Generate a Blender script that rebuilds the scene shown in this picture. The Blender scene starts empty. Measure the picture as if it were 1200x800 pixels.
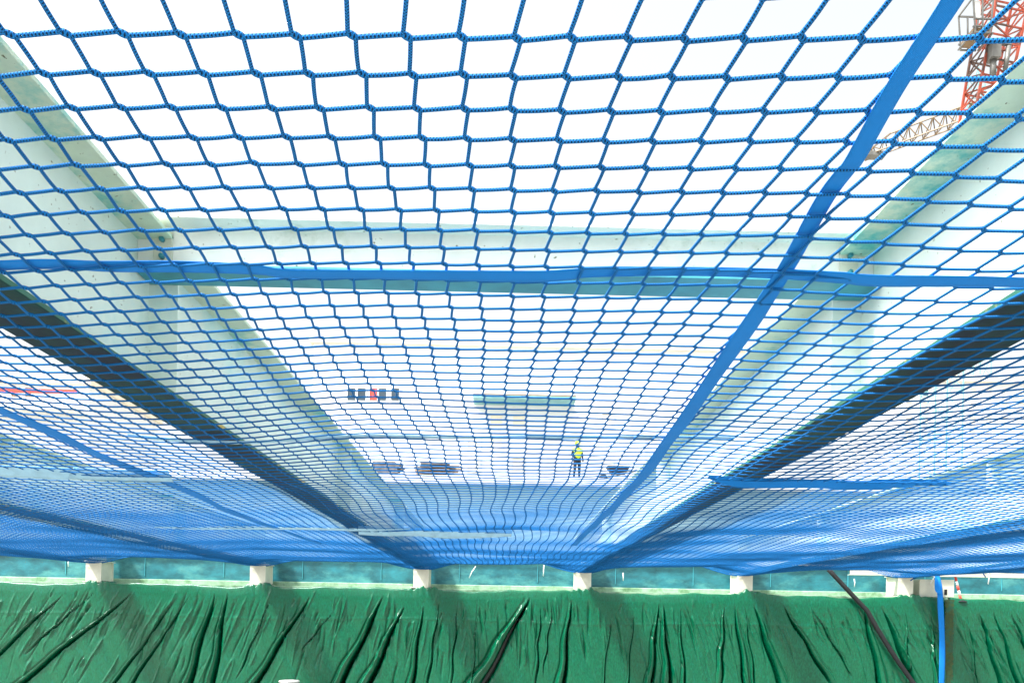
import bpy, bmesh, math, random
import numpy as np
from mathutils import Vector, Matrix
R = math.radians
random.seed(5); rng = np.random.default_rng(5)
sc = bpy.context.scene
COL = sc.collection

# ------------------------------------------------------------------ camera
CAMZ = 2.10
F = 900.0                                   # focal length in units of 1/1200 frame width
cd = bpy.data.cameras.new("camera"); cam = bpy.data.objects.new("camera", cd); COL.objects.link(cam)
cd.sensor_width = 36; cd.lens = 36*F/1200; cd.shift_y = 322/1200; cd.clip_start = .05; cd.clip_end = 3000
cam.matrix_world = Matrix.Translation((0, 0, CAMZ)) @ Matrix.Rotation(-math.atan(12/F), 4, 'Z') @ Matrix.Rotation(R(90), 4, 'X') @ Matrix.Rotation(R(1.0), 4, 'Z')
sc.camera = cam
# ------------------------------------------------------------------ light
SUN_EL, SUN_AZ = 58, 236                    # azimuth measured clockwise from +Y
w = bpy.data.worlds.new("World"); sc.world = w; w.use_nodes = True
nt = w.node_tree; bg = nt.nodes['Background']
sky = nt.nodes.new('ShaderNodeTexSky'); sky.sky_type = 'NISHITA'; sky.sun_disc = False
sky.sun_elevation = R(SUN_EL); sky.sun_rotation = R(SUN_AZ); sky.dust_density = 6; sky.air_density = 1.2; sky.ozone_density = 1
hs = nt.nodes.new('ShaderNodeHueSaturation'); hs.inputs['Saturation'].default_value = .22; hs.inputs['Hue'].default_value = .47
nt.links.new(sky.outputs[0], hs.inputs['Color']); nt.links.new(hs.outputs[0], bg.inputs[0]); bg.inputs[1].default_value = .12
sl = bpy.data.lights.new("sun", 'SUN'); so = bpy.data.objects.new("sun", sl); COL.objects.link(so)
sl.energy = 3.0; sl.angle = R(6); sl.color = (1, .96, .9)
dirv = Vector((math.sin(R(SUN_AZ))*math.cos(R(SUN_EL)), math.cos(R(SUN_AZ))*math.cos(R(SUN_EL)), math.sin(R(SUN_EL))))
so.rotation_euler = (-dirv).to_track_quat('-Z', 'Y').to_euler(); so.location = (0, -5, 30)
sc.view_settings.view_transform = 'Standard'; sc.view_settings.look = 'None'
sc.view_settings.exposure = 1.75; sc.view_settings.gamma = 1

# ------------------------------------------------------------------ materials
def mat(name, col, rough=.6, metal=0, var=.15, scale=6, col2=None, thr=(.5, .65), bump=0, bscale=40, stretch=None, spec=.5, extra=None):
    m = bpy.data.materials.new(name); m.use_nodes = True; t = m.node_tree; N = t.nodes; L = t.links
    b = N['Principled BSDF']; b.inputs['Roughness'].default_value = rough; b.inputs['Metallic'].default_value = metal
    b.inputs['Specular IOR Level'].default_value = spec
    tc = N.new('ShaderNodeTexCoord'); mp = N.new('ShaderNodeMapping'); L.new(tc.outputs['Object'], mp.inputs[0])
    if stretch: mp.inputs['Scale'].default_value = stretch
    n = N.new('ShaderNodeTexNoise'); n.inputs['Scale'].default_value = scale; n.inputs['Detail'].default_value = 8; n.inputs['Roughness'].default_value = .65
    L.new(mp.outputs[0], n.inputs['Vector'])
    r = N.new('ShaderNodeValToRGB'); c = list(col)
    r.color_ramp.elements[0].position = .3; r.color_ramp.elements[1].position = .7
    r.color_ramp.elements[0].color = [max(0, x*(1-var)) for x in c]+[1]; r.color_ramp.elements[1].color = [min(1, x*(1+var)) for x in c]+[1]
    L.new(n.outputs[0], r.inputs[0]); out = r.outputs[0]
    if col2:
        n2 = N.new('ShaderNodeTexNoise'); n2.inputs['Scale'].default_value = scale*.6; n2.inputs['Detail'].default_value = 10; n2.inputs['Roughness'].default_value = .7
        mp2 = N.new('ShaderNodeMapping'); mp2.inputs['Location'].default_value = (7, 3, 1); L.new(mp.outputs[0], mp2.inputs[0]); L.new(mp2.outputs[0], n2.inputs['Vector'])
        r2 = N.new('ShaderNodeValToRGB'); r2.color_ramp.elements[0].position = thr[0]; r2.color_ramp.elements[1].position = thr[1]
        L.new(n2.outputs[0], r2.inputs[0])
        mx = N.new('ShaderNodeMix'); mx.data_type = 'RGBA'; L.new(r2.outputs[0], mx.inputs[0]); L.new(out, mx.inputs[6]); mx.inputs[7].default_value = list(col2)+[1]
        out = mx.outputs[2]
    if extra: out = extra(t, tc, out)
    L.new(out, b.inputs['Base Color'])
    if bump:
        n3 = N.new('ShaderNodeTexNoise'); n3.inputs['Scale'].default_value = bscale; n3.inputs['Detail'].default_value = 6; L.new(mp.outputs[0], n3.inputs['Vector'])
        bp = N.new('ShaderNodeBump'); bp.inputs['Strength'].default_value = bump; bp.inputs['Distance'].default_value = .01
        L.new(n3.outputs[0], bp.inputs['Height']); L.new(bp.outputs[0], b.inputs['Normal'])
    return m

def spots(t, tc, out):                       # small rust / chip specks on steel paint
    N, L = t.nodes, t.links
    v = N.new('ShaderNodeTexNoise'); v.inputs['Scale'].default_value = 38; v.inputs['Detail'].default_value = 4
    L.new(tc.outputs['Object'], v.inputs['Vector'])
    r = N.new('ShaderNodeValToRGB'); r.color_ramp.elements[0].position = .70; r.color_ramp.elements[1].position = .73
    L.new(v.outputs[0], r.inputs[0])
    mx = N.new('ShaderNodeMix'); mx.data_type = 'RGBA'; L.new(r.outputs[0], mx.inputs[0]); L.new(out, mx.inputs[6]); mx.inputs[7].default_value = (.10, .09, .03, 1)
    return mx.outputs[2]

M = {}
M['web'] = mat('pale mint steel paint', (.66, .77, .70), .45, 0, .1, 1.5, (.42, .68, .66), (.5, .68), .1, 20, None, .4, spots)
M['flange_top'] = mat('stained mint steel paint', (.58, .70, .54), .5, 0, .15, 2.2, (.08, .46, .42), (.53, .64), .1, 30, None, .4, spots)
M['flange_low'] = mat('steel paint with dark green shade', (.002, .045, .045), .7, 0, .5, 2.5, (.001, .014, .034), (.45, .6), .15, 30, None, .3)  # shadow on the beam underside is put into this dark colour
M['flange_edge'] = mat('dark green edge with ochre primer', (.02, .13, .09), .6, 0, .3, 4, (.45, .36, .08), (.55, .62))
M['cross'] = mat('cream white steel paint', (.78, .79, .74), .45, 0, .1, 2, (.5, .55, .45), (.6, .7), .05, 20, None, .4, spots)
M['cross_low'] = mat('teal steel paint and underside shade', (.04, .28, .34), .5, 0, .25, 3)  # shade under the cross beams put into this teal; bolts share it
M['girder'] = mat('steel paint with teal shade', (.015, .13, .16), .42, 0, .5, 2, (.07, .27, .27), (.5, .7), .1, 30, (1, 1, 2), .5, spots)  # beam paint in shadow: the web's shade is put into the teal
M['cream'] = mat('cream white paint', (.62, .63, .52), .5, 0, .12, 3, (.35, .38, .26), (.58, .7), .05, 20)
M['cap'] = mat('weathered pale green concrete', (.24, .38, .26), .85, 0, .3, 5, (.10, .20, .10), (.5, .65), .3, 40)
M['concrete'] = mat('pale concrete', (.42, .42, .40), .9, 0, .15, .5, (.3, .31, .29), (.55, .7), .2, 8)
M['ground'] = mat('site ground', (.27, .26, .23), .95, 0, .2, .6, (.24, .22, .19), (.5, .65), .3, 6)
M['wall'] = mat('pale render', (.66, .67, .66), .9, 0, .06, .3, (.5, .52, .52), (.6, .75))
M['cladding'] = mat('pale blue grey cladding', (.24, .40, .47), .8, 0, .12, .4, (.38, .52, .56), (.5, .7), 0, 8, (1, 1, 4))
M['wall2'] = mat('cream render', (.70, .64, .50), .9, 0, .08, .3)
M['glass'] = mat('window glass', (.03, .05, .07), .1, 0, .3, 1)
M['red'] = mat('red paint', (.62, .05, .03), .5, 0, .15, 2)
M['orange'] = mat('orange red crane paint', (.26, .04, .015), .5, 0, .35, .8, (.06, .03, .02), (.52, .58))
M['ironwork'] = mat('grey ironwork', (.13, .13, .12), .5, .3, .3, 1)
M['yellowish'] = mat('yellow crane paint', (.13, .085, .04), .5, 0, .3, 1)
M['black'] = mat('black rubber', (.006, .008, .010), .85, 0, .3, 20)
M['white_plastic'] = mat('white plastic', (.75, .76, .74), .4, 0, .05, 4)
M['hivis'] = mat('high visibility yellow fabric', (.50, .78, .02), .8, 0, .1, 6)
M['navy'] = mat('dark work trousers', (.01, .015, .03), .9, 0, .2, 6)
M['skin'] = mat('skin', (.45, .25, .17), .6, 0, .1, 10)
M['tape'] = mat('yellowed sheet hem', (.02, .05, .01), .7, 0, .5, 12, (.005, .06, .03), (.5, .55))
M['pale_strap'] = mat('pale blue webbing with painted glare', (.32, .58, .78), .6, 0, .15, 9)  # light caught by the straps is put into this pale colour
M['canopy'] = mat('pale teal canopy sheet', (.16, .36, .38), .5, 0, .2, 1)
M['timber'] = mat('weathered timber', (.16, .12, .08), .8, 0, .5, 2)
M['rubble'] = mat('broken dark rubble', (.10, .10, .11), .9, 0, .6, 2)

def uvfabric(name, c, kind):
    m = bpy.data.materials.new(name); m.use_nodes = True; t = m.node_tree; N = t.nodes; L = t.links
    b = N['Principled BSDF']; b.inputs['Roughness'].default_value = .7; b.inputs['Specular IOR Level'].default_value = .15
    uv = N.new('ShaderNodeUVMap'); sp = N.new('ShaderNodeSeparateXYZ'); L.new(uv.outputs[0], sp.inputs[0])
    def mth(op, a, bb=None, clamp=False):
        n = N.new('ShaderNodeMath'); n.operation = op; n.use_clamp = clamp
        for i, v in enumerate((a, bb)):
            if v is None: continue
            if isinstance(v, (int, float)): n.inputs[i].default_value = v
            else: L.new(v, n.inputs[i])
        return n.outputs[0]
    if kind == 'cord':
        tp = math.tau
        a = mth('SINE', mth('ADD', mth('MULTIPLY', sp.outputs[0], 2*tp), mth('MULTIPLY', sp.outputs[1], tp/.0085)))
        d = mth('SINE', mth('SUBTRACT', mth('MULTIPLY', sp.outputs[0], 2*tp), mth('MULTIPLY', sp.outputs[1], tp/.0085)))
        h = mth('MAXIMUM', a, d)
        h01 = mth('MULTIPLY', mth('ADD', h, .6), .62, True)
    else:
        a = mth('SINE', mth('MULTIPLY', sp.outputs[1], math.tau/.004))
        d = mth('SINE', mth('MULTIPLY', sp.outputs[0], math.tau*10))
        h01 = mth('ADD', mth('MULTIPLY', mth('MULTIPLY', a, d), .25), .6)
    r = N.new('ShaderNodeValToRGB'); r.color_ramp.elements[0].color = [x*(.10 if kind == 'cord' else .75) for x in c]+[1]; r.color_ramp.elements[1].color = [min(1, x*1.5) for x in c]+[1]
    tc = N.new('ShaderNodeTexCoord'); n = N.new('ShaderNodeTexNoise'); n.inputs['Scale'].default_value = 2.5; n.inputs['Detail'].default_value = 9; n.inputs['Roughness'].default_value = .7; L.new(tc.outputs['Object'], n.inputs['Vector'])
    L.new(mth('MULTIPLY', h01, mth('ADD', n.outputs[0], .5)), r.inputs[0]); L.new(r.outputs[0], b.inputs['Base Color'])
    bp = N.new('ShaderNodeBump'); bp.inputs['Strength'].default_value = .8 if kind == 'cord' else .3; bp.inputs['Distance'].default_value = .002
    L.new(h01, bp.inputs['Height']); L.new(bp.outputs[0], b.inputs['Normal'])
    return m
M['cord'] = uvfabric('blue braided net cord', (.005, .125, .38), 'cord')
M['strap'] = uvfabric('blue woven webbing', (.006, .16, .52), 'strap')

def tarp_mat():
    def ex(t, tc, out):
        return out
    m = mat('green tarpaulin', (.0002, .100, .045), .22, 0, .35, 30, (.001, .14, .09), (.54, .72), .4, 110, (1, 1, .45), .5, ex)
    return m
M['tarp'] = tarp_mat()

# ------------------------------------------------------------------ helpers
def tag(o, label=None, cat=None, group=None, kind=None):
    if label: o['label'] = label
    if cat: o['category'] = cat
    if group: o['group'] = group
    if kind: o['kind'] = kind
    return o
def empty(name, loc=(0, 0, 0), rz=0):
    o = bpy.data.objects.new(name, None); COL.objects.link(o); o.location = loc; o.rotation_euler = (0, 0, rz); o.empty_display_size = .2
    return o
class MB:
    def __init__(s): s.v = []; s.f = []; s.sm = []
    def add(s, vs, fs, smooth=False):
        b = len(s.v); s.v += [tuple(x) for x in vs]; s.f += [[b+i for i in q] for q in fs]; s.sm += [smooth]*len(fs)
    def box(s, x0, x1, y0, y1, z0, z1):
        s.add([(x0, y0, z0), (x1, y0, z0), (x1, y1, z0), (x0, y1, z0), (x0, y0, z1), (x1, y0, z1), (x1, y1, z1), (x0, y1, z1)],
              [(0, 3, 2, 1), (4, 5, 6, 7), (0, 1, 5, 4), (1, 2, 6, 5), (2, 3, 7, 6), (3, 0, 4, 7)])
    def bar(s, a, b, r=.05, n=4, r2=None):
        a = Vector(a); b = Vector(b); d = (b-a).normalized(); u = d.orthogonal().normalized(); vv = d.cross(u); r2 = r2 or r
        vs = []
        for p, rr in ((a, r), (b, r2)):
            for k in range(n): vs.append(p+(u*math.cos(math.tau*k/n)+vv*math.sin(math.tau*k/n))*rr)
        s.add(vs, [(k, (k+1) % n, n+(k+1) % n, n+k) for k in range(n)]+[tuple(range(n))[::-1], tuple(range(n, 2*n))], n > 5)
    def tube(s, pts, r, n=8):
        for i in range(len(pts)-1): pass
        P = [Vector(p) for p in pts]; vs = []; u = None
        for i, p in enumerate(P):
            d = (P[min(i+1, len(P)-1)]-P[max(i-1, 0)]).normalized()
            u = d.orthogonal().normalized() if u is None else (u-d*u.dot(d)).normalized(); q = d.cross(u)
            vs += [p+(u*math.cos(math.tau*k/n)+q*math.sin(math.tau*k/n))*r for k in range(n)]
        fs = [(i*n+k, i*n+(k+1) % n, (i+1)*n+(k+1) % n, (i+1)*n+k) for i in range(len(P)-1) for k in range(n)]
        s.add(vs, fs+[tuple(range(n))[::-1], tuple(range((len(P)-1)*n, len(P)*n))], True)
    def lathe(s, c, prof, n=20):
        vs = []
        for r, z in prof: vs += [(c[0]+r*math.cos(math.tau*k/n), c[1]+r*math.sin(math.tau*k/n), c[2]+z) for k in range(n)]
        s.add(vs, [(i*n+k, i*n+(k+1) % n, (i+1)*n+(k+1) % n, (i+1)*n+k) for i in range(len(prof)-1) for k in range(n)], True)
    def build(s, name, m, parent=None, bevel=0):
        me = bpy.data.meshes.new(name); me.from_pydata(s.v, [], s.f); me.update()
        me.polygons.foreach_set('use_smooth', s.sm); me.materials.append(m)
        o = bpy.data.objects.new(name, me); COL.objects.link(o); o.parent = parent
        if bevel:
            b = o.modifiers.new('bevel', 'BEVEL'); b.width = bevel; b.segments = 2
        return o
def copy_tree(o, parent=None):
    c = o.copy(); COL.objects.link(c); c.parent = parent
    for ch in [x for x in bpy.data.objects if x.parent == o]: copy_tree(ch, c)
    return c
def hor(px): return 722+.0175*(px-600)
def ray(px, py):
    u, v = px-600, 722-py; c, s = math.cos(R(1.0)), math.sin(R(1.0)); u, v = u*c-v*s, v*c+u*s
    a = math.atan(12/F); x, y = u/F, 1.0
    return x*math.cos(a)+y*math.sin(a), y*math.cos(a)-x*math.sin(a), v/F
def at(px, py, dist):                        # where a thing seen at px,py stands when it is dist metres away
    d = ray(px, py); return Vector((d[0]/d[1]*dist, dist, CAMZ+d[2]/d[1]*dist))
def onplane(px, py, h):
    d = ray(px, py); return d[0]/d[2]*h, d[1]/d[2]*h

END = 19.15                                  # depth of the wall that carries the beams
FL = 1.19                                    # underside of the beams above the camera

# ------------------------------------------------------------------ setting
g = MB(); g.add([(-900, -300, 0), (900, -300, 0), (900, 1500, 0), (-900, 1500, 0)], [(0, 1, 2, 3)])
tag(g.build('ground', M['ground']), kind='structure')

# ------------------------------------------------------------------ main beams
XB = [-10, -6, -2, 2, 6, 10]
Z0 = CAMZ+FL; DEP = .80
def main_beam():
    r = empty('steel_beam')
    y0, y1 = -3, END+.35
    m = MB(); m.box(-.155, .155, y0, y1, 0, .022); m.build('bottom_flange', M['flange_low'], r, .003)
    for s in (-1, 1):
        m = MB(); m.box(s*.1566-.0012, s*.1566+.0012, y0, y1, .003, .024); m.build('flange_edge', M['flange_edge'], r)
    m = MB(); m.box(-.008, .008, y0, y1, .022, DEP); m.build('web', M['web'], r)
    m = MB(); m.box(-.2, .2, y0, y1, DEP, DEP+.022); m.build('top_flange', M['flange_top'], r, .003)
    for yy in (4.3, 9.2, 14.2):
        for s in (-1, 1):
            m = MB(); m.box(min(s*.008, s*.17), max(s*.008, s*.17), yy-.006, yy+.006, .023, DEP-.001); m.build('stiffener', M['web'], r)
    return r
bl = ['far left pale green steel I beam, just its dark underside line beyond the net',
      'second steel I beam from the left, long thin dark line above the blue net',
      'deep mint steel I beam with dark underside on the left of the middle bay',
      'deep mint steel I beam with dark underside on the right of the middle bay',
      'second steel I beam from the right, thin dark line above the net',
      'far right steel I beam ending beside the hanging blue strap']
proto = main_beam()
for i, x in enumerate(XB):
    o = proto if i == 0 else copy_tree(proto)
    o.location = (x, 0, Z0); tag(o, bl[i], 'steel beam', 'parallel roof beams above the net')
# stub columns under the beam ends
def stub():
    r = empty('beam_support')
    h = FL-.66
    for ya in (-.3, .28):
        m = MB(); m.box(-.19, .19, ya, ya+.02, .02, h-.022); m.build('flange', M['cream'], r, .004)
    for xa in (-.15, .14):
        m = MB(); m.box(xa, xa+.01, -.28, .28, .02, h-.022); m.build('side_panel', M['cream'], r)
    m = MB(); m.box(-.25, .25, -.33, .33, 0, .02); m.build('base_plate', M['cream'], r, .003)
    m = MB(); m.box(-.22, .22, -.33, .33, h-.022, h-.003); m.build('cap_plate', M['cream'], r, .003)
    for sx in (-1, 1):
        for sy in (-1, 1): m = MB(); m.lathe((sx*.22, sy*.17, .02), [(0, .03), (.016, .03), (.016, 0)], 6); m.build('bolt', M['ironwork'], r)
    return r
sl_ = ['leftmost cream steel support under a beam end, tarpaulin bunched at its foot',
       'cream steel support under the second beam end from the left',
       'cream steel support left of the middle bay, above the green tarpaulin',
       'cream steel support right of the middle bay, above the green tarpaulin',
       'cream steel support left of the slanting black strut',
       'cream steel support right of the black strut, near the blue hanging strap']
proto = stub()
for i, x in enumerate(XB):
    o = proto if i == 0 else copy_tree(proto)
    o.location = (x, END+.06, CAMZ+.66); tag(o, sl_[i], 'beam support', 'short supports between wall and beams')
# cross beams
def cross_beam(y, z, hh=.27, ww=.24, L=3.98):
    r = empty('cross_beam'); a = L/2
    m = MB(); m.box(-a, a, -.006, .006, .014, hh-.014); m.build('web', M['cross'], r)
    m = MB(); m.box(-a+.01, a-.01, -ww/2, ww/2, hh-.014, hh); m.build('top_flange', M['cross'], r, .002)
    m = MB(); m.box(-a+.01, a-.01, -ww/2, ww/2, 0, .014); m.build('bottom_flange', M['cross_low'], r, .002)
    for s in (-1, 1):
        m = MB(); m.box(s*(a-.14)-.05, s*(a-.14)+.05, -.022, -.0065, .04, hh-.03); m.build('cleat', M['cream'], r, .002)
        for zz in (.09, .18): m = MB(); m.bar((s*(a-.14), -.022, zz), (s*(a-.14), -.045, zz), .014, 6); m.build('bolt', M['cross_low'], r)
    return r
proto = cross_beam(0, 0)
cl_ = ['cream cross beam with teal underside two bays left of the middle', 'cream cross beam with teal underside in the bay left of the middle',
       'cream cross beam with teal underside across the middle bay above the horizontal strap',
       'cream cross beam with teal underside in the bay right of the middle', 'cream cross beam with teal underside two bays right of the middle']
for i, x in enumerate((-8, -4, 0, 4, 8)):
    o = proto if i == 0 else copy_tree(proto)
    o.location = (x, 4.16, CAMZ+1.80); tag(o, cl_[i], 'steel beam', 'cross beams between the roof beams')

# ------------------------------------------------------------------ wall + girder at the far side
wl = empty('retaining_wall', (0, END+.25, 0)); tag(wl, 'low pale concrete wall hidden behind the green tarpaulin', 'wall')
m = MB(); m.box(-30, 30, -.02, .6, 0, CAMZ+.58); m.build('wall', M['concrete'], wl)
m = MB(); m.box(-30, 30, -.47, .72, CAMZ+.583, CAMZ+.655); m.build('coping', M['cap'], wl, .01)
gd = empty('edge_girder', (0, END+.52, CAMZ+.66)); tag(gd, 'long teal steel girder along the wall top behind the cream supports', 'girder')
m = MB()
for i in range(-7, 8): m.box(i*4-2+.003, i*4+2-.003, .008, .02, .13, .78)
m.build('web', M['girder'], gd)
m = MB(); m.box(-29, 29, -.08, .2, 0, .13); m.build('pale_strip', M['cap'], gd, .02)  # pale strip along the girder foot
m = MB(); m.box(-29, 29, -.08, .14, .78, .80); m.build('top_flange', M['cream'], gd)
for i in range(-14, 15):
    m = MB(); m.box(i*2-.007+.9, i*2+.007+.9, -.01, .008, .22, .775); m.build('stiffener', M['cross_low'], gd)
# drips and wire ends on the girder face
for i, (px, z0, z1, dx) in enumerate([(82, .40, .62, 0), (549, .30, .60, .16), (636, .38, .66, .01), (730, .3, .5, 0), (1004, .25, .45, 0)]):
    x = (px-588)/F*(END+.3)
    m = MB(); m.tube([(x+dx, 0, z1), (x+dx*.4, -.03, (z0+z1)/2), (x, -.02, z0)], .012, 6)
    o = m.build('tie_end', M['white_plastic']); o.location = (0, END+.36, CAMZ+.66)
    tag(o, ['loose white tie end on the teal girder far left', 'curled white tie end hanging under the net in the middle bay', 'straight white tie end left of the middle right support',
            'white tie end on the girder right of the middle right support', 'short white tie end right of the black strut'][i], 'tie', 'tie ends on the girder')

# ------------------------------------------------------------------ tarpaulin
FOLDS = [((83, 700), (0, 780), 3), ((163, 697), (40, 800), 4), ((120, 696), (72, 740), 1.5), ((217, 700), (147, 800), 2), ((230, 700), (167, 800), 2), ((258, 700), (233, 800), 4), ((272, 700), (260, 800), 4),
         ((365, 703), (307, 800), 4), ((395, 715), (372, 745), 1), ((450, 703), (405, 800), 5), ((473, 715), (437, 800), 5), ((497, 713), (487, 800), 3), ((515, 710), (507, 780), 1.5), ((537, 710), (533, 772), 1.2),
         ((617, 705), (567, 800), 8), ((633, 710), (630, 772), 1.5), ((646, 710), (640, 760), 1), ((667, 707), (660, 800), 4), ((768, 712), (762, 800), 3.5), ((774, 713), (783, 800), 4), ((793, 715), (800, 800), 2),
         ((845, 713), (843, 773), 2.5), ((857, 713), (870, 800), 3), ((868, 713), (880, 790), 1.5), ((880, 713), (910, 800), 4), ((913, 710), (950, 770), 3), ((947, 713), (977, 763), 1.5), ((1007, 713), (1027, 800), 4),
         ((1030, 715), (1065, 800), 4), ((1055, 715), (1060, 790), 1.5), ((1085, 715), (1092, 790), 2), ((1143, 720), (1167, 800), 3), ((1160, 720), (1187, 800), 3), ((1128, 720), (1140, 800), 1.5), ((1180, 720), (1204, 780), 2),
         ((715, 712), (706, 800), 1), ((740, 712), (735, 790), 1), ((323, 703), (300, 760), 1), ((560, 712), (556, 790), .8)]
for px in list(range(-260, 0, 34))+list(range(1215, 1480, 30)): FOLDS.append(((px, 712), (px+random.randint(-60, 60), 800), random.uniform(1.5, 5)))
def tarp(x0, x1, seed):
    nx = int((x1-x0)/.012); nz = 110
    X = np.linspace(x0, x1, nx)[None, :].repeat(nz, 0); V = np.linspace(0, 1, nz)[:, None].repeat(nx, 1)
    top = .625+.02*np.sin(X*1.3)+.012*np.sin(X*4.1+1)+.008*np.sin(X*9.7)
    for xb in XB: top += .085*np.exp(-((X-xb-.1)/.35)**2)*(1+.35*np.sin(X*17+xb)+.25*np.sin(X*41))
    for xb in (-8.3, -3.8, .9, 4.7, 7.6): top += .02*np.exp(-((X-xb)/.6)**2)
    # V<0.12 lies over the coping, the rest hangs
    lip = .12; hang = np.clip((V-lip)/(1-lip), 0, 1); back = np.clip(1-V/lip, 0, 1)
    Zr = top-hang*(top+CAMZ-.02); Y = END-.30-.04*np.sqrt(np.clip(hang*12, 0, 1))+back*.35-.10*hang
    off = np.zeros_like(X)
    for (ax, ay), (bx, by), wd in FOLDS:
        xa = (ax-588)/47.; xb = (bx-588)/47.; za = (hor(ax)-ay)/47.; zb = (hor(bx)-by)/47.
        t = (za-Zr)/(za-zb); cx = xa+(xb-xa)*t+.02*np.sin(t*9+ax)
        s = wd/47.*.72*(.3+.75*np.clip(t, 0, 1.2))*(1+.08*np.sin(t*14+ax)); dx = (X-cx)/s
        fade = np.clip(t*3+.15, 0, 1)*np.clip((1.6-t)*2, 0, 1)
        a = .035+.026*wd; sg = 1 if (bx-ax) <= 12 else -1
        off += fade*(-.35*a*np.tanh(dx*6*sg)*np.exp(-(dx/1.3)**2)-a*3.6*np.exp(-((dx*sg-.2)*2.3)**2)+.5*a*np.exp(-((dx*sg+1.9)/.8)**2)-.35*a*np.exp(-((dx*sg+3.0)/.5)**2))
    # fine wrinkles fanning out
    r2 = np.random.default_rng(seed)
    for k in range(int(20*(x1-x0))):
        cx0 = r2.uniform(x0, x1); sl = np.clip(-cx0*.055, -.5, .5)*-1+r2.normal(0, .09); z0 = r2.uniform(-.3, .6) if r2.random() < .6 else r2.uniform(-1.2, .5)
        ln = r2.uniform(.2, 1.3); a = r2.choice([-1, 1], p=[.6, .4])*r2.uniform(.012, .055); s = r2.uniform(.009, .026)
        t = (z0-Zr)/ln; q = (X-cx0-sl*(z0-Zr)-.015*np.sin(t*5+k))/s
        off += a*np.exp(-np.abs(q)**1.3)*np.clip(t*5, 0, 1)*np.clip((1-t)*2.5, 0, 1)
    off += .035*np.sin(X*2.1+Zr*1.3)*hang+.012*np.sin(X*7+Zr*4)*hang+.006*np.sin(X*19+Zr*9)*hang
    seam = .012*np.exp(-((Zr+.12+.03*np.sin(X*.8))/.018)**2)
    Y = Y-off*np.clip(hang*6, .1, 1)-seam
    P = np.stack([X, Y, Zr+CAMZ], -1).reshape(-1, 3)
    me = bpy.data.meshes.new('tarpaulin'); ii = (np.arange(nz-1)[:, None]*nx+np.arange(nx-1)[None]).ravel()
    q = np.stack([ii, ii+nx, ii+nx+1, ii+1], 1)
    me.vertices.add(len(P)); me.vertices.foreach_set('co', P.ravel()); me.loops.add(q.size); me.loops.foreach_set('vertex_index', q.ravel())
    me.polygons.add(len(q)); me.polygons.foreach_set('loop_start', np.arange(len(q))*4); me.update(calc_edges=True)
    me.polygons.foreach_set('use_smooth', np.ones(len(q), bool)); me.materials.append(M['tarp'])
    o = bpy.data.objects.new('tarpaulin', me); COL.objects.link(o); return o
tag(tarp(-16, 10.93, 3), 'wide wrinkled green tarpaulin hung over the wall below the net', 'tarpaulin', 'green tarpaulins over the wall')
tag(tarp(11.06, 19, 8), 'wrinkled green tarpaulin right of the vertical blue strap', 'tarpaulin', 'green tarpaulins over the wall')
m = MB(); hx = (1104-588)/F*END
prev = None; pts = []
for k in range(70):
    z = CAMZ+.6-k*.035
    pts += [(hx-.09+random.uniform(-.02, .02), END-.42, z), (hx+.12+random.uniform(-.02, .02), END-.43, z)]
m.add(pts, [(2*k, 2*k+2, 2*k+3, 2*k+1) for k in range(69)])
o = m.build('sheet_hem', M['tape']); sd = o.modifiers.new('s', 'SOLIDIFY'); sd.thickness = .006
tag(o, 'frayed yellowish hem strip behind the vertical blue strap', 'hem strip')

# ------------------------------------------------------------------ the net
SP = .119
def sm(a, b, x): t = np.clip((x-a)/(b-a), 0, 1); return t*t*(3-2*t)
SUP = np.array([-3., 2.73, 5.2, 6.9, 10.4, 14.5, 19.1]); SAG = np.array([.0, .01, .02, .03, .035, .03, .02])
def bay0(x): return .5+.5*np.cos(2*np.pi*x/4)
def H(x, y):
    x = np.asarray(x, float); y = np.asarray(y, float)
    k = np.clip(np.searchsorted(SUP, y)-1, 0, len(SUP)-2)
    t = np.clip((y-SUP[k])/(SUP[k+1]-SUP[k]), 0, 1)
    sag = SAG[np.clip(k+1, 0, 6)]*4*t*(1-t)*.8*bay0(x)
    bay = .5+.5*np.cos(2*np.pi*x/4)          # 1 mid bay, 0 below beams
    b = 1-(1-bay)**2.5
    n_ = 1-sm(2.6, 6, y)
    z = 1.115+.055*n_*(1-b)+(.11-.07*sm(4, 8, y))*b-sag
    z = z+.20*b*(1+.25*np.sin(x*3.1))*sm(16.5, 19, y)+.015*np.sin(x*1.9+y*.7)*sm(1.5, 5, y)+.003*np.sin(x*5.1+1.3*y)+.004*np.sin(y*3.7+x*.6)
    return CAMZ+z
def warp(x, y):
    return (x+.011*np.sin(y*2.3+x*1.7)*np.sin(x*2.9+1)+.022*np.sin(y*1.25+x*.8)*sm(2, 5, y)+.003*np.sin(y*6.1+x*2.3)+.018*np.sin(y*2.9+1.7*np.sin(x*1.4))*sm(3, 6, y),
            y-.036*np.clip(x, -3, 3)*(1-sm(1.6, 5, y))+.006*np.sin(x*3.3+y*1.1)+.012*np.sin(x*1.3+.4)+.03*np.sin(x*2.1+y*.5)*sm(4, 8, y)*(1-sm(17, 19, y)))
IX = np.arange(-116, 117); IY = np.arange(-16, 147)
gx, gy = np.meshgrid(.018+SP*IX, 1.612+SP*IY, indexing='ij')
jx = rng.normal(0, .0013, gx.shape); jy = rng.normal(0, .0013, gx.shape)
wx, wy = warp(gx+jx, gy+jy)
e = .0074
def P3(x, y, dz=0): return np.stack([x, y, H(x, y)+dz], -1)
A = P3(wx-e, wy-e*.8); B = P3(wx+e, wy+e*.8)
segs = []       # (start, end, radius, len)
hs_, he_ = B[:-1].reshape(-1, 3), A[1:].reshape(-1, 3)
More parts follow.
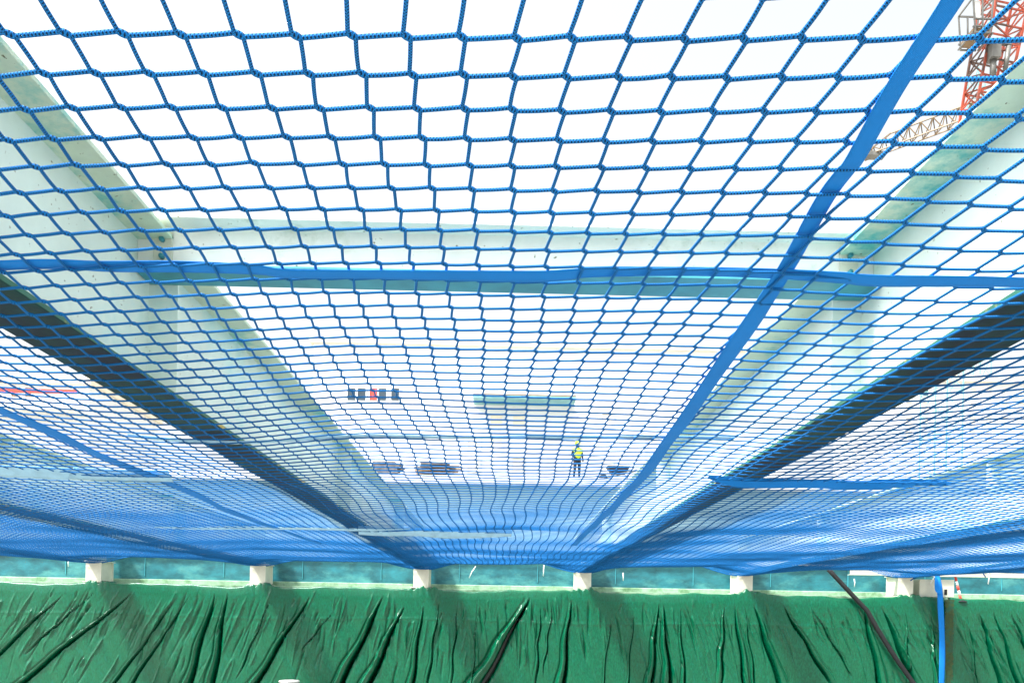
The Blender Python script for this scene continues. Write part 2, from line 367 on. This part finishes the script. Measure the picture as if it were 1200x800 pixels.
vs_, ve_ = B[:, :-1].reshape(-1, 3), A[:, 1:].reshape(-1, 3)
S = np.concatenate([hs_, vs_]); E = np.concatenate([he_, ve_])
KS, KE = A.reshape(-1, 3), B.reshape(-1, 3)
def tubes(S, E, r, nsub, ns, bulge=None, slack=0):
    n = len(S); t = np.linspace(0, 1, nsub+1)
    D = E-S; Ln = np.linalg.norm(D, axis=1); D = D/Ln[:, None]
    up = np.array([0, 0, 1.]); U = np.cross(D, up); U /= np.linalg.norm(U, axis=1)[:, None]; W = np.cross(U, D)
    C = S[:, None]+(E-S)[:, None]*t[None, :, None]
    C[:, :, 2] -= slack*4*(t*(1-t))[None]
    if nsub > 2:
        k = rng.normal(0, .0008, (n, 1)); C += (U*1)[:, None]*(k*np.sin(t*np.pi)[None])[:, :, None]
    an = np.arange(ns)/ns*2*np.pi
    rr = np.broadcast_to(r if bulge is None else r*bulge(t), (nsub+1,))
    ring = U[:, None, None]*np.cos(an)[None, None, :, None]+W[:, None, None]*np.sin(an)[None, None, :, None]
    Vv = C[:, :, None]+ring*rr[None, :, None, None]
    Vv = Vv.reshape(-1, 3)
    base = (np.arange(n)*(nsub+1)*ns)[:, None, None]; a = np.arange(nsub)[None, :, None]*ns; k = np.arange(ns)[None, None]; k2 = (k+1) % ns
    q = np.stack([base+a+k, base+a+k2, base+a+ns+k2, base+a+ns+k], -1).reshape(-1, 4)
    u0 = np.broadcast_to(k/ns, (n, nsub, ns)); u1 = np.broadcast_to((k+1)/ns, (n, nsub, ns))
    v0 = (np.arange(nsub)/nsub)[None, :, None]*Ln[:, None, None]+0*k; v1 = ((np.arange(nsub)+1)/nsub)[None, :, None]*Ln[:, None, None]+0*k
    uv = np.stack([np.stack([u0, v0], -1), np.stack([u1, v0], -1), np.stack([u1, v1], -1), np.stack([u0, v1], -1)], -2).reshape(-1, 2)
    return Vv, q, uv
def dist(P): return np.hypot(P[:, 0], P[:, 1])
out = []
CR = .0051
ds = dist(S); dk = dist(KS)
vis = lambda P: (np.abs(P[:, 0]) < 3.5+.78*np.abs(P[:, 1]))
for lo, hi, ns, nsub, kn in ((0, 3.8, 8, 6, 3), (3.8, 7.5, 6, 3, 2), (7.5, 99, 4, 1, 1)):
    a = (ds >= lo) & (ds < hi) & vis(S); out.append(tubes(S[a], E[a], CR, nsub, ns, None, .0006))
    a = (dk >= lo) & (dk < hi) & vis(KS)
    dd = (KE-KS)[a]; dd /= np.linalg.norm(dd, axis=1)[:, None]
    out.append(tubes(KS[a]-dd*.005, KE[a]+dd*.005, CR*1.55, max(kn, 2), ns, (lambda t: .62+.38*np.sin(np.pi*t)**.5)))
def raw_mesh(name, parts, m):
    V = []; Q = []; UV = []; b = 0
    for v, q, uv in parts: V.append(v); Q.append(q+b); UV.append(uv); b += len(v)
    V = np.concatenate(V); Q = np.concatenate(Q); UV = np.concatenate(UV)
    me = bpy.data.meshes.new(name); me.vertices.add(len(V)); me.vertices.foreach_set('co', V.astype(np.float32).ravel())
    me.loops.add(Q.size); me.loops.foreach_set('vertex_index', Q.astype(np.int32).ravel()); me.polygons.add(len(Q))
    me.polygons.foreach_set('loop_start', (np.arange(len(Q))*4).astype(np.int32)); me.update(calc_edges=True)
    me.polygons.foreach_set('use_smooth', np.ones(len(Q), bool))
    ul = me.uv_layers.new(name='UVMap'); ul.data.foreach_set('uv', UV.astype(np.float32).ravel()); me.materials.append(m)
    o = bpy.data.objects.new(name, me); COL.objects.link(o); print(name, len(Q), 'faces'); return o
net = empty('safety_net', (0, 0, 0)); tag(net, 'huge blue knotless safety net stretched overhead under the steel beams', 'safety net')
mesh_ = raw_mesh('netting', out, M['cord']); mesh_.parent = net
# border rope along the far edge
bx = np.linspace(-13.4, 13.4, 500); by = np.full_like(bx, 19.0); bp_ = P3(bx, by)
br = raw_mesh('border_rope', [tubes(bp_[:-1], bp_[1:], .012, 1, 6)], M['cord']); br.parent = net

# ------------------------------------------------------------------ straps
def strap(path, width, label, cat='strap', tilt=0, thick=.0022, zoff=0, name='webbing_strap', group='blue webbing straps through the net', absolute=False, mt='strap'):
    """path: list of (x, y, dz) on the net, or absolute points"""
    P = []
    n = len(path)
    xs = np.array(path, float); tt = np.linspace(0, n-1, (n-1)*24+1)
    # smooth interpolation (catmull rom)
    for t in tt:
        i = min(int(t), n-2); f = t-i; p0, p1, p2, p3 = xs[max(i-1, 0)], xs[i], xs[i+1], xs[min(i+2, n-1)]
        P.append(.5*((2*p1)+(-p0+p2)*f+(2*p0-5*p1+4*p2-p3)*f*f+(-p0+3*p1-3*p2+p3)*f**3))
    P = np.array(P)
    Q = P.copy()
    if not absolute: Q[:, 2] = H(P[:, 0], P[:, 1])+P[:, 2]
    T = np.gradient(Q, axis=0); T /= np.linalg.norm(T, axis=1)[:, None]
    if absolute: S_ = np.cross(T, np.array([0, 1., 0]))
    else: S_ = np.cross(T, np.array([0, 0, 1.]))
    S_ /= np.linalg.norm(S_, axis=1)[:, None]; Nn = np.cross(S_, T)
    L = np.concatenate([[0], np.cumsum(np.linalg.norm(np.diff(Q, axis=0), axis=1))])
    tl = np.interp(L/L[-1], np.linspace(0, 1, len(np.atleast_1d(tilt))), np.atleast_1d(tilt)) if np.size(tilt) > 1 else np.full(len(Q), float(tilt))
    tl = np.radians(tl)+.06*np.sin(L*5)
    Sx = S_*np.cos(tl)[:, None]+Nn*np.sin(tl)[:, None]; Nx = np.cross(Sx, T)
    width = np.interp(np.linspace(0, 1, len(Q)), np.linspace(0, 1, np.size(width)), np.atleast_1d(width))[:, None]
    prof = [(-.5, -.5), (-.25, -.7), (0, -.55), (.25, -.7), (.5, -.5), (.5, .5), (0, .45), (-.5, .5)]
    V = np.stack([Q+Sx*width*a+Nx*thick*b for a, b in prof], 1); ns = len(prof); n = len(Q)
    i = np.arange(n-1)[:, None]*ns; k = np.arange(ns)[None]; k2 = (k+1) % ns
    q = np.stack([i+k, i+k2, i+ns+k2, i+ns+k], -1).reshape(-1, 4)
    pa = np.array([p[0]+.5 for p in prof]); 
    l0 = L[:-1][:, None]+0*k; l1 = L[1:][:, None]+0*k; ua = pa[k]+0*l0; ub = pa[k2]+0*l0
    uv = np.stack([np.stack([ua, l0], -1), np.stack([ub, l0], -1), np.stack([ub, l1], -1), np.stack([ua, l1], -1)], -2).reshape(-1, 2)
    o = raw_mesh(name, [(V.reshape(-1, 3), q, uv)], M[mt])
    return tag(o, label, cat, group)
# (1) the long horizontal strap
def sp(pts, h=1.215):
    r = []
    for px, py, dz in pts:
        for _ in range(6):
            x, y = onplane(px, py, h); h = float(H(x, y))-CAMZ
        r.append((x, y, dz))
    return r
strap(sp([(-300, 314, .012), (0, 315, .011), (130, 316, .011), (220, 316, .010), (300, 316, 0), (345, 317, -.012), (480, 318, -.013), (620, 320, -.012), (668, 321, -.002), (710, 322, .011), (900, 324, .011), (985, 325, -.001), (1030, 325, -.012), (1200, 327, -.012), (1500, 329, -.01)]),
      .078, 'long blue webbing strap running straight across the whole net near the camera')
# (2) diagonal strap from the top right
strap(sp([(1290, -290, -.012), (1190, -125, -.012), (1112, 0, -.012), (1050, 95, -.013), (1003, 180, -.011), (990, 202, .002), (965, 240, .011), (925, 312, .012), (897, 352, 0), (880, 375, -.011), (842, 430, -.012), (800, 492, -.012), (762, 546, -.006), (735, 575, -.012), (706, 605, -.006), (672, 638, -.01)], 1.16),
      [.045, .047, .055, .075, .09, .10], 'blue webbing strap slanting from the top right corner down to the middle')
# (3) left bay strap
strap(sp([(-220, 395, .01), (-60, 455, .01), (10, 484, -.005), (45, 497, -.013), (120, 533, -.012), (150, 547, .002), (225, 577, -.006), (300, 610, -.01), (375, 636, -.01)], 1.13),
      .11, 'blue webbing strap slanting under the net at the left edge')
# (4..) short visible runs of transverse straps further away
strap(sp([(830, 560, .012), (865, 563, -.012), (930, 564, -.016), (1000, 566, -.016), (1036, 566, -.01), (1060, 567, .012), (1120, 568, .012)], 1.15), [.03, .10, .10, .10, .10, .09, .02], 'pale blue strap showing under the net right of the middle, far off', tilt=38)
strap(sp([(-140, 548, -.02), (0, 549, -.02), (75, 553, -.016), (95, 556, .01), (200, 559, .01)], 1.15), .13, 'pale blue strap sagging below the net at the left edge', tilt=40, mt='pale_strap')
strap(sp([(420, 622, .012), (478, 622, -.01), (520, 623, -.03), (565, 624, -.012), (600, 625, .012)], 1.15), .14, 'bright pale strap bowed under the net in the middle distance', tilt=48, mt='pale_strap')
strap(sp([(150, 512, .012), (420, 513, .012), (640, 514, .012), (860, 516, .012)], 1.17), .045, 'thin pale blue strap laid across the net above the timber stacks', tilt=15, mt='pale_strap')
strap(sp([(180, 617, .01), (300, 618, -.008), (400, 619, -.01), (480, 619, .01)], 1.14), .05, 'thin pale strap crossing under the left main beam', tilt=35, mt='pale_strap')
# (9) vertical hanging strap, with slack loop at its top
vx = (1105-588)/F*(END-.45)
strap([(vx-.02, END-.30, CAMZ+1.27), (vx-.03, END-.47, CAMZ+.9), (vx-.01, END-.50, CAMZ+.4), (vx+.03, END-.5, CAMZ-.2), (vx+.05, END-.5, CAMZ-.8), (vx+.06, END-.47, CAMZ-1.7)], .14, 'blue webbing strap hanging straight down in front of the green tarpaulin', absolute=True, group='', thick=.006)
strap([(vx-.03, END-.34, CAMZ+1.2), (vx-.12, END-.47, CAMZ+.98), (vx-.11, END-.49, CAMZ+.82), (vx-.02, END-.52, CAMZ+.75)], .07, 'short slack blue strap loop at the top of the hanging strap', absolute=True, group='', thick=.005)
# net lashings on the right
for i, (px, y0, dx, dz) in enumerate([(1075, 664, -8, 16), (1086, 664, -16, 14), (1145, 664, 10, 12), (1155, 662, 3, 22), (1062, 664, 10, 10), (1093, 664, -3, 20)]):
    a = at(px, y0, END-.35); b = at(px+dx, y0+dz, END-.42); c = at(px+dx*.4+3, y0+dz*.6, END-.40)
    m = MB(); m.tube([a, c, b], .014, 6); o = m.build('lashing', M['white_plastic' if i in (3, 5) else 'strap'] if i in (3, 5) else M['cord'])
    tag(o, ['blue lashing end left of the hanging strap, slanting left', 'long blue lashing end crossing to the left beside the hanging strap', 'dark blue lashing end right of the hanging strap', 'white curled lashing end right of the hanging strap',
            'blue lashing end farthest left of the hanging strap', 'pale lashing end touching the left of the hanging strap'][i], 'lashing', 'lashing ends at the net edge')
# cream angle along the right part of the net edge
m = MB(); a = at(1070, 676, END-.12); b = at(1330, 650, END-.12)
m.box(8.6, 16, END-.26, END-.246, CAMZ+1.18, CAMZ+1.31); m.box(8.6, 16, END-.246, END-.10, CAMZ+1.18, CAMZ+1.19)
o = m.build('edge_angle', M['cream']); tag(o, 'cream steel angle at the net edge on the right', 'steel angle')
# box housing beside right support
r = empty('switch_box', (9.45+.75, END-.02, CAMZ+.665)); tag(r, 'cream steel box with two dark slots left of the hanging blue strap', 'steel box')
m = MB(); m.box(.18, 1.05, -.16, .2, 0, .44); m.build('housing', M['cream'], r, .01)
for x in (.62, .80):
    m = MB(); m.box(x, x+.07, -.168, -.158, .06, .2); m.build('slot', M['black'], r)
# rope with red and white sleeve, right of the strap
r = empty('marker_pole', at(1126, 705, END-.25)); tag(r, 'small red and white banded pole leaning on the girder right of the strap', 'marker pole')
p0 = Vector((0, 0, .05)); p1 = Vector((-.12, .1, .75))
for k in range(6):
    m = MB(); m.tube([p0.lerp(p1, k/6+.001), p0.lerp(p1, (k+1)/6)], .03, 8); m.build('band', M['red'] if k % 2 == 0 else M['white_plastic'], r)
m = MB(); m.lathe((0, 0, 0), [(.001, .06), (.05, .055), (.13, .02), (.14, 0)], 14); m.build('foot', M['black'], r)
# black slanting strut
m = MB(); a = at(971, 667, END-.32); b = at(1016, 715, END-.50); c = at(1072, 802, END-.62); d_ = Vector((c.x+.05, c.y-.1, .0))
pts = [a, a.lerp(b, .5), b, b.lerp(c, .5)+Vector((-.02, 0, -.04)), c, d_]
rr = [.03, .035, .05, .075, .085, .085]
m2 = MB()
m2.tube([pts[0].lerp(pts[2], k/8) for k in range(8)]+[pts[2].lerp(pts[4], k/8)+Vector((-.02, 0, -.04))*math.sin(math.pi*k/8) for k in range(8)]+pts[4:], .055, 12)
o = m2.build('bracing_strut', M['black']); tag(o, 'slanting black strut in front of the green tarpaulin at the right', 'strut')
# bucket low in front of the tarpaulin
bz = at(339, 797, 17.3)
r = empty('bucket', (bz.x, bz.y, 0)); tag(r, 'dark open container with white rim at the bottom edge in front of the tarpaulin', 'bucket')
hh = bz.z
m = MB(); m.lathe((0, 0, 0), [(.0, .0), (.17, 0), (.21, hh-.03), (.19, hh-.03), (.16, .05), (0, .05)], 24); m.build('body', M['black'], r)
m = MB(); m.lathe((0, 0, hh-.03), [(.19, 0), (.225, 0), (.23, .02), (.215, .035), (.19, .03), (.188, 0)], 24); m.build('rim', M['white_plastic'], r)

# ------------------------------------------------------------------ background
deckd = 36.; deckz = CAMZ+(hor(675)-562)/F*deckd
bd = empty('concrete_deck', (0, deckd, 0)); tag(bd, 'pale unfinished concrete deck far behind the net with a worker on it', 'building')
m = MB(); m.box(-30, 40, -.6, 14, deckz-.35, deckz); m.build('slab', M['wall'], bd)
m = MB(); m.box(-30, 40, -.1, .3, 0, deckz-.352); m.build('wall', M['cladding'], bd)
def building(name, label, x0, x1, y, h, mt, wins, depth=12):
    r = empty(name, ((x0+x1)/2, y, 0)); w2 = (x1-x0)/2
    m = MB(); m.box(-w2, w2, 0, depth, 0, h); m.build('wall', mt, r)
    m = MB(); m.box(-w2-.3, w2+.3, -.3, depth+.3, h, h+.5); m.build('cornice', M['wall2'], r)
    for (wx_, wz, ww, wh, wm) in wins:
        f = MB(); t = .09
        for bx_ in ((-ww/2-t, ww/2+t, wh, wh+t), (-ww/2-t, ww/2+t, -t, 0), (-ww/2-t, -ww/2, 0, wh), (ww/2, ww/2+t, 0, wh)):
            f.box(wx_-r.location.x+bx_[0], wx_-r.location.x+bx_[1], -.08, -.002, wz+bx_[2], wz+bx_[3])
        fo = f.build('window', M['wall'], r)
        g_ = MB(); g_.box(wx_-r.location.x-ww/2, wx_-r.location.x+ww/2, -.03, -.004, wz, wz+wh); g_.build('pane', wm, fo)
    return tag(r, label, 'building')
D6 = 60.
k6 = D6/F
def W(px, py): return (px-588)*k6, CAMZ+(hor(px)-py)*k6
wins = []
for i, px in enumerate((408, 420, 434, 444, 459)):
    x, z = W(px, 470); wins.append((x, z, .62, .95, M['red'] if i == 2 else M['glass']))
for row in range(3):
    for px in range(500, 900, 26):
        if random.random() < .35:
            x, z = W(px, 500+row*26); wins.append((x, z, .9, 1.0, M['wall2']))
b = building('apartment_building', 'pale block in the middle distance with a short row of dark and red windows', -15, 22, D6, CAMZ+21, M['wall'], wins)
x0, z = W(551, 474); x1, _ = W(668, 474)
m = MB(); cx = b.location.x; m.box(x0-cx, x1-cx, -2, -.002, z, z+.2); m.build('canopy', M['canopy'], b)
m = MB(); m.box(x0-cx, x1-cx, -2, -1.9, z+.202, z+.3); m.build('canopy_edge', M['yellowish'], b)
wins = []
for px in (18, 34): 
    x, z = W(px, 452); wins.append((x, z-1, .5, .7, M['yellowish']))
b = building('apartment_building', 'cream topped block at the far left edge with red balcony rail', -62, -32.3, D6, W(40, 444)[1]-.5, M['wall'], wins)
m = MB(); zz = W(50, 468)[1]; cx = b.location.x
m.box(-14, 14.6, -1.3, -1.2, zz, zz+.32); m.build('balcony_rail', M['red'], b)
m = MB(); m.box(-14.2, 14.8, -1.35, -.002, zz-1.2, zz-1.0); m.build('balcony', M['cross'], b)
wins = []
for row in range(4):
    for px in range(1064, 1300, 19):
        if px in (1102, 1121) : continue
        x, z = W(px, 462+row*17); wins.append((x, z, .5, .6, M['glass'] if random.random() < .12 else M['wall2']))
building('apartment_building', 'pale block with small windows behind the net at the right edge', 31, 66, D6, W(1100, 445)[1], M['wall'], wins)

# things standing on the deck
for i, (x0_, x1_) in enumerate([(428, 472), (488, 538)]):
    a = at(x0_, 555, deckd+1).x; b = at(x1_, 555, deckd+1).x
    r = empty('timber_stack', ((a+b)/2, deckd+1.2, deckz)); tag(r, ['left one of two low stacks of timber on the far deck', 'stack of dark timber boards on the far deck nearest the worker'][i], 'timber stack', 'timber stacks on the far deck')
    for lv in range(6):
        for k in range(3):
            m = MB(); L_ = (b-a)/2*random.uniform(.6, 1.05); ox = random.uniform(-.2, .2); m.box(-L_+ox, L_+ox, k*.3-.45, k*.3-.2, lv*.15, lv*.15+.09)
            m.build('board', M['timber' if random.random() < .5 else 'rubble'], r)
# small dumper right of the worker
p = at(724, 562, deckd+.5); r = empty('wheelbarrow', (p.x, p.y, deckz)); tag(r, 'dark loaded wheelbarrow on the far deck right of the worker', 'wheelbarrow')
m = MB(); m.add([(-.55, -.3, .75), (.55, -.3, .75), (.55, .3, .75), (-.55, .3, .75), (-.3, -.2, .4), (.35, -.2, .4), (.35, .2, .4), (-.3, .2, .4)], [(0, 1, 5, 4), (1, 2, 6, 5), (2, 3, 7, 6), (3, 0, 4, 7), (4, 5, 6, 7)]); m.build('tray', M['navy'], r)
m = MB()
for s in (-.22, .22): m.bar((-.75, s, .2), (.9, s, .6), .025, 6); m.bar((.4, s, .42), (.45, s, 0), .025, 6)
m.build('frame', M['ironwork'], r)
m = MB(); m.bar((-.7, -.05, .2), (-.7, .05, .2), .2, 16); m.build('wheel', M['black'], r)
# worker
p = at(676, 562, deckd)
wk = empty('person', (p.x, p.y, deckz)); wk.rotation_euler = (0, 0, R(15)); tag(wk, 'worker in yellow vest, helmet and dark trousers standing on the far deck', 'person')
def skin(name, pts, edges, rad, m, parent, root=0, sub=2):
    me = bpy.data.meshes.new(name); me.from_pydata(pts, edges, []); o = bpy.data.objects.new(name, me); COL.objects.link(o); o.parent = parent
    o.modifiers.new('skin', 'SKIN'); 
    for i, sv in enumerate(me.skin_vertices[0].data): sv.radius = (rad[i], rad[i]) if not isinstance(rad[i], tuple) else rad[i]; sv.use_root = (i == root)
    s = o.modifiers.new('sub', 'SUBSURF'); s.levels = sub; s.render_levels = sub; me.materials.append(m); return o
pts = [(0, 0, .98), (0, 0, 1.2), (0, -.01, 1.42), (0, 0, 1.52), (0, -.01, 1.62), (0, -.01, 1.72), (.1, 0, .9), (.12, .02, .5), (.13, .04, .09), (.13, -.1, .04), (-.1, 0, .9), (-.13, -.05, .5), (-.15, .03, .09), (-.15, -.11, .04),
       (.2, 0, 1.42), (.26, .03, 1.15), (.24, -.12, .92), (-.2, 0, 1.42), (-.27, .02, 1.15), (-.2, -.18, 1.02), (.235, -.15, .84), (-.17, -.25, 1.0)]
ed = [(0, 1), (1, 2), (2, 3), (3, 4), (4, 5), (0, 6), (6, 7), (7, 8), (8, 9), (0, 10), (10, 11), (11, 12), (12, 13), (2, 14), (14, 15), (15, 16), (2, 17), (17, 18), (18, 19), (16, 20), (19, 21)]
rd = [.15, .15, .16, .06, .1, .085, .1, .07, .05, .04, .1, .07, .05, .04, .06, .048, .036, .06, .048, .036, .035, .035]
skin('body', pts, ed, rd, M['navy'], wk)
skin('vest', [(0, 0, .95), (0, 0, 1.2), (0, -.01, 1.42), (0, 0, 1.49), (.2, 0, 1.42), (-.2, 0, 1.42), (.24, .02, 1.28), (-.24, .02, 1.28)], [(0, 1), (1, 2), (2, 3), (2, 4), (2, 5), (4, 6), (5, 7)], [.185, .185, .19, .09, .085, .085, .07, .07], M['hivis'], wk)
skin('face', [(0, -.03, 1.58), (0, -.035, 1.64), (0, -.035, 1.7), (0, -.13, 1.645)], [(0, 1), (1, 2), (1, 3)], [.085, .1, .09, .02], M['skin'], wk)
m = MB(); m.lathe((0, -.02, 1.70), [(.15, -.01), (.125, 0), (.125, .05), (.1, .1), (.05, .125), (.0, .13)], 18); m.build('helmet', M['hivis'], wk)

# ------------------------------------------------------------------ cranes
def lattice(m, a, b, w0, w1, n, r, side=Vector((1, 0, 0)), braces=True, m2=None):
    a = Vector(a); b = Vector(b); d = (b-a).normalized(); u = (side-d*side.dot(d)).normalized(); v = d.cross(u); m2 = m2 or m
    def C(t): 
        w = w0+(w1-w0)*t; p = a.lerp(b, t); return [p+u*w/2+v*w/2, p-u*w/2+v*w/2, p-u*w/2-v*w/2, p+u*w/2-v*w/2]
    for k in range(n):
        A_, B_ = C(k/n), C((k+1)/n)
        for i in range(4):
            m.bar(A_[i], B_[i], r); m2.bar(A_[i], A_[(i+1) % 4], r*.6); m2.bar(A_[i if k % 2 else (i+1) % 4], B_[(i+1) % 4 if k % 2 else i], r*.55)
CD = 42.
cr = empty('tower_crane', (0, 0, 0)); tag(cr, 'orange red lattice crane with grey cab rising behind the right beam', 'crane')
p0 = at(1108, 196, CD); p1 = at(1128, 138, CD); p2 = at(1178, -14, CD); p3 = at(1215, -150, CD)
mr, mi = MB(), MB()
lattice(mr, (p0.x, CD, 0), (p0.x, CD, p0.z), 1.5, 1.5, 22, .045, m2=mr); mr.build('mast', M['canopy'], cr)
mr = MB(); lattice(mr, at(1142, 180, CD), at(1180, -14, CD), 1.5, 1.8, 10, .085, m2=mr); lattice(mr, at(1180, -14, CD), at(1206, -150, CD), 1.8, 1.8, 6, .085, m2=mr)
mr.build('boom', M['orange'], cr);
# machinery on the boom
m = MB(); c = at(1164, 62, CD-1); m.box(c.x-.25, c.x+.25, c.y-.3, c.y+.3, c.z-.4, c.z+.4); m.bar(c+Vector((0, 0, -.4)), c+Vector((0, 0, -1.3)), .16, 8)
m.bar(at(1142, 47, CD-1), at(1185, 52, CD-1), .12); m.bar(at(1182, 55, CD-1), at(1178, 82, CD-1), .13, 8); m.build('winch', M['ironwork'], cr)
# cab: open frame with glazing bars
m = MB(); x0, x1 = at(1120, 0, CD).x, at(1143, 0, CD).x; z0, z1 = at(1130, 64, CD).z, at(1130, 25, CD).z
for yy in (CD-1.6, CD-.3):
    for (xa, za, xb, zb) in ((x0+.1, z0, x1-.1, z0), (x0, z1, x1, z1), (x0+.15, z0, x0, z1), (x1-.15, z0, x1, z1), (x0+.05, (z0+z1)/2-.2, x1, (z0+z1)/2-.2), ((x0+x1)/2, z0, (x0+x1)/2-.05, z1), (x0, z0+.3, x1, z0+.35)): m.bar((xa, yy, za), (xb, yy, zb), .05)
for xa in (x0, x1):
    for za in (z0, z1): m.bar((xa, CD-1.6, za), (xa, CD-.3, za), .05)
m.bar((x1-.2, CD-.8, (z0+z1)/2), at(1150, 50, CD), .08)
cb = m.build('cab', M['ironwork'], cr)
m = MB(); m.box(x0+.12, (x0+x1)/2-.1, CD-1.52, CD-1.5, (z0+z1)/2-.15, z1-.1); m.build('window', M['wall'], cb)
m = MB(); m.box(x0+.1, x1-.1, CD-1.5, CD-.4, z0+.05, z0+.32); m.build('floor', M['yellowish'], cb)
# second crane: distant horizontal jib
CE = 85.
ce = empty('tower_crane', (0, 0, 0)); tag(ce, 'distant crane with a thin pale lattice jib between diagonal strap and right beam', 'crane')
a = at(1020, 180, CE); b = at(1190, 122, CE-22); b.z = a.z
k_ = (hor(1150)-(132))/F; dd = (a.z-CAMZ)/k_; b = at(1150, 132, dd)
m = MB(); mm = MB()
n = 9
for k in range(n):
    t0, t1 = k/n, (k+1)/n; A_ = a.lerp(b, t0); B_ = a.lerp(b, t1); U_ = Vector((0, 0, 1.7)); s_ = Vector((0, 1.3, 0))
    h0 = U_*min(1, .35+t0*3); h1 = U_*min(1, .35+t1*3)
    m.bar(A_, B_, .09); m.bar(A_+s_, B_+s_, .09); m.bar(A_+h0+s_/2, B_+h1+s_/2, .10)
    mid = A_.lerp(B_, .5)+(h0+h1)/2+s_/2
    for q in (A_, A_+s_, B_, B_+s_): mm.bar(q, mid, .06)
    mm.bar(A_, A_+s_, .06)
m.build('jib', M['yellowish'], ce); mm.build('jib_bracing', M['yellowish'], ce)
m = MB(); c = Vector(a); m.box(c.x-.5, c.x+1.6, c.y-.4, c.y+.6, c.z-.35, c.z+.1); m.build('trolley', M['ironwork'], ce)
m = MB(); lattice(m, (b.x, b.y, 0), (b.x, b.y, b.z+4), 1.8, 1.8, 30, .06); m.build('mast', M['canopy'], ce)
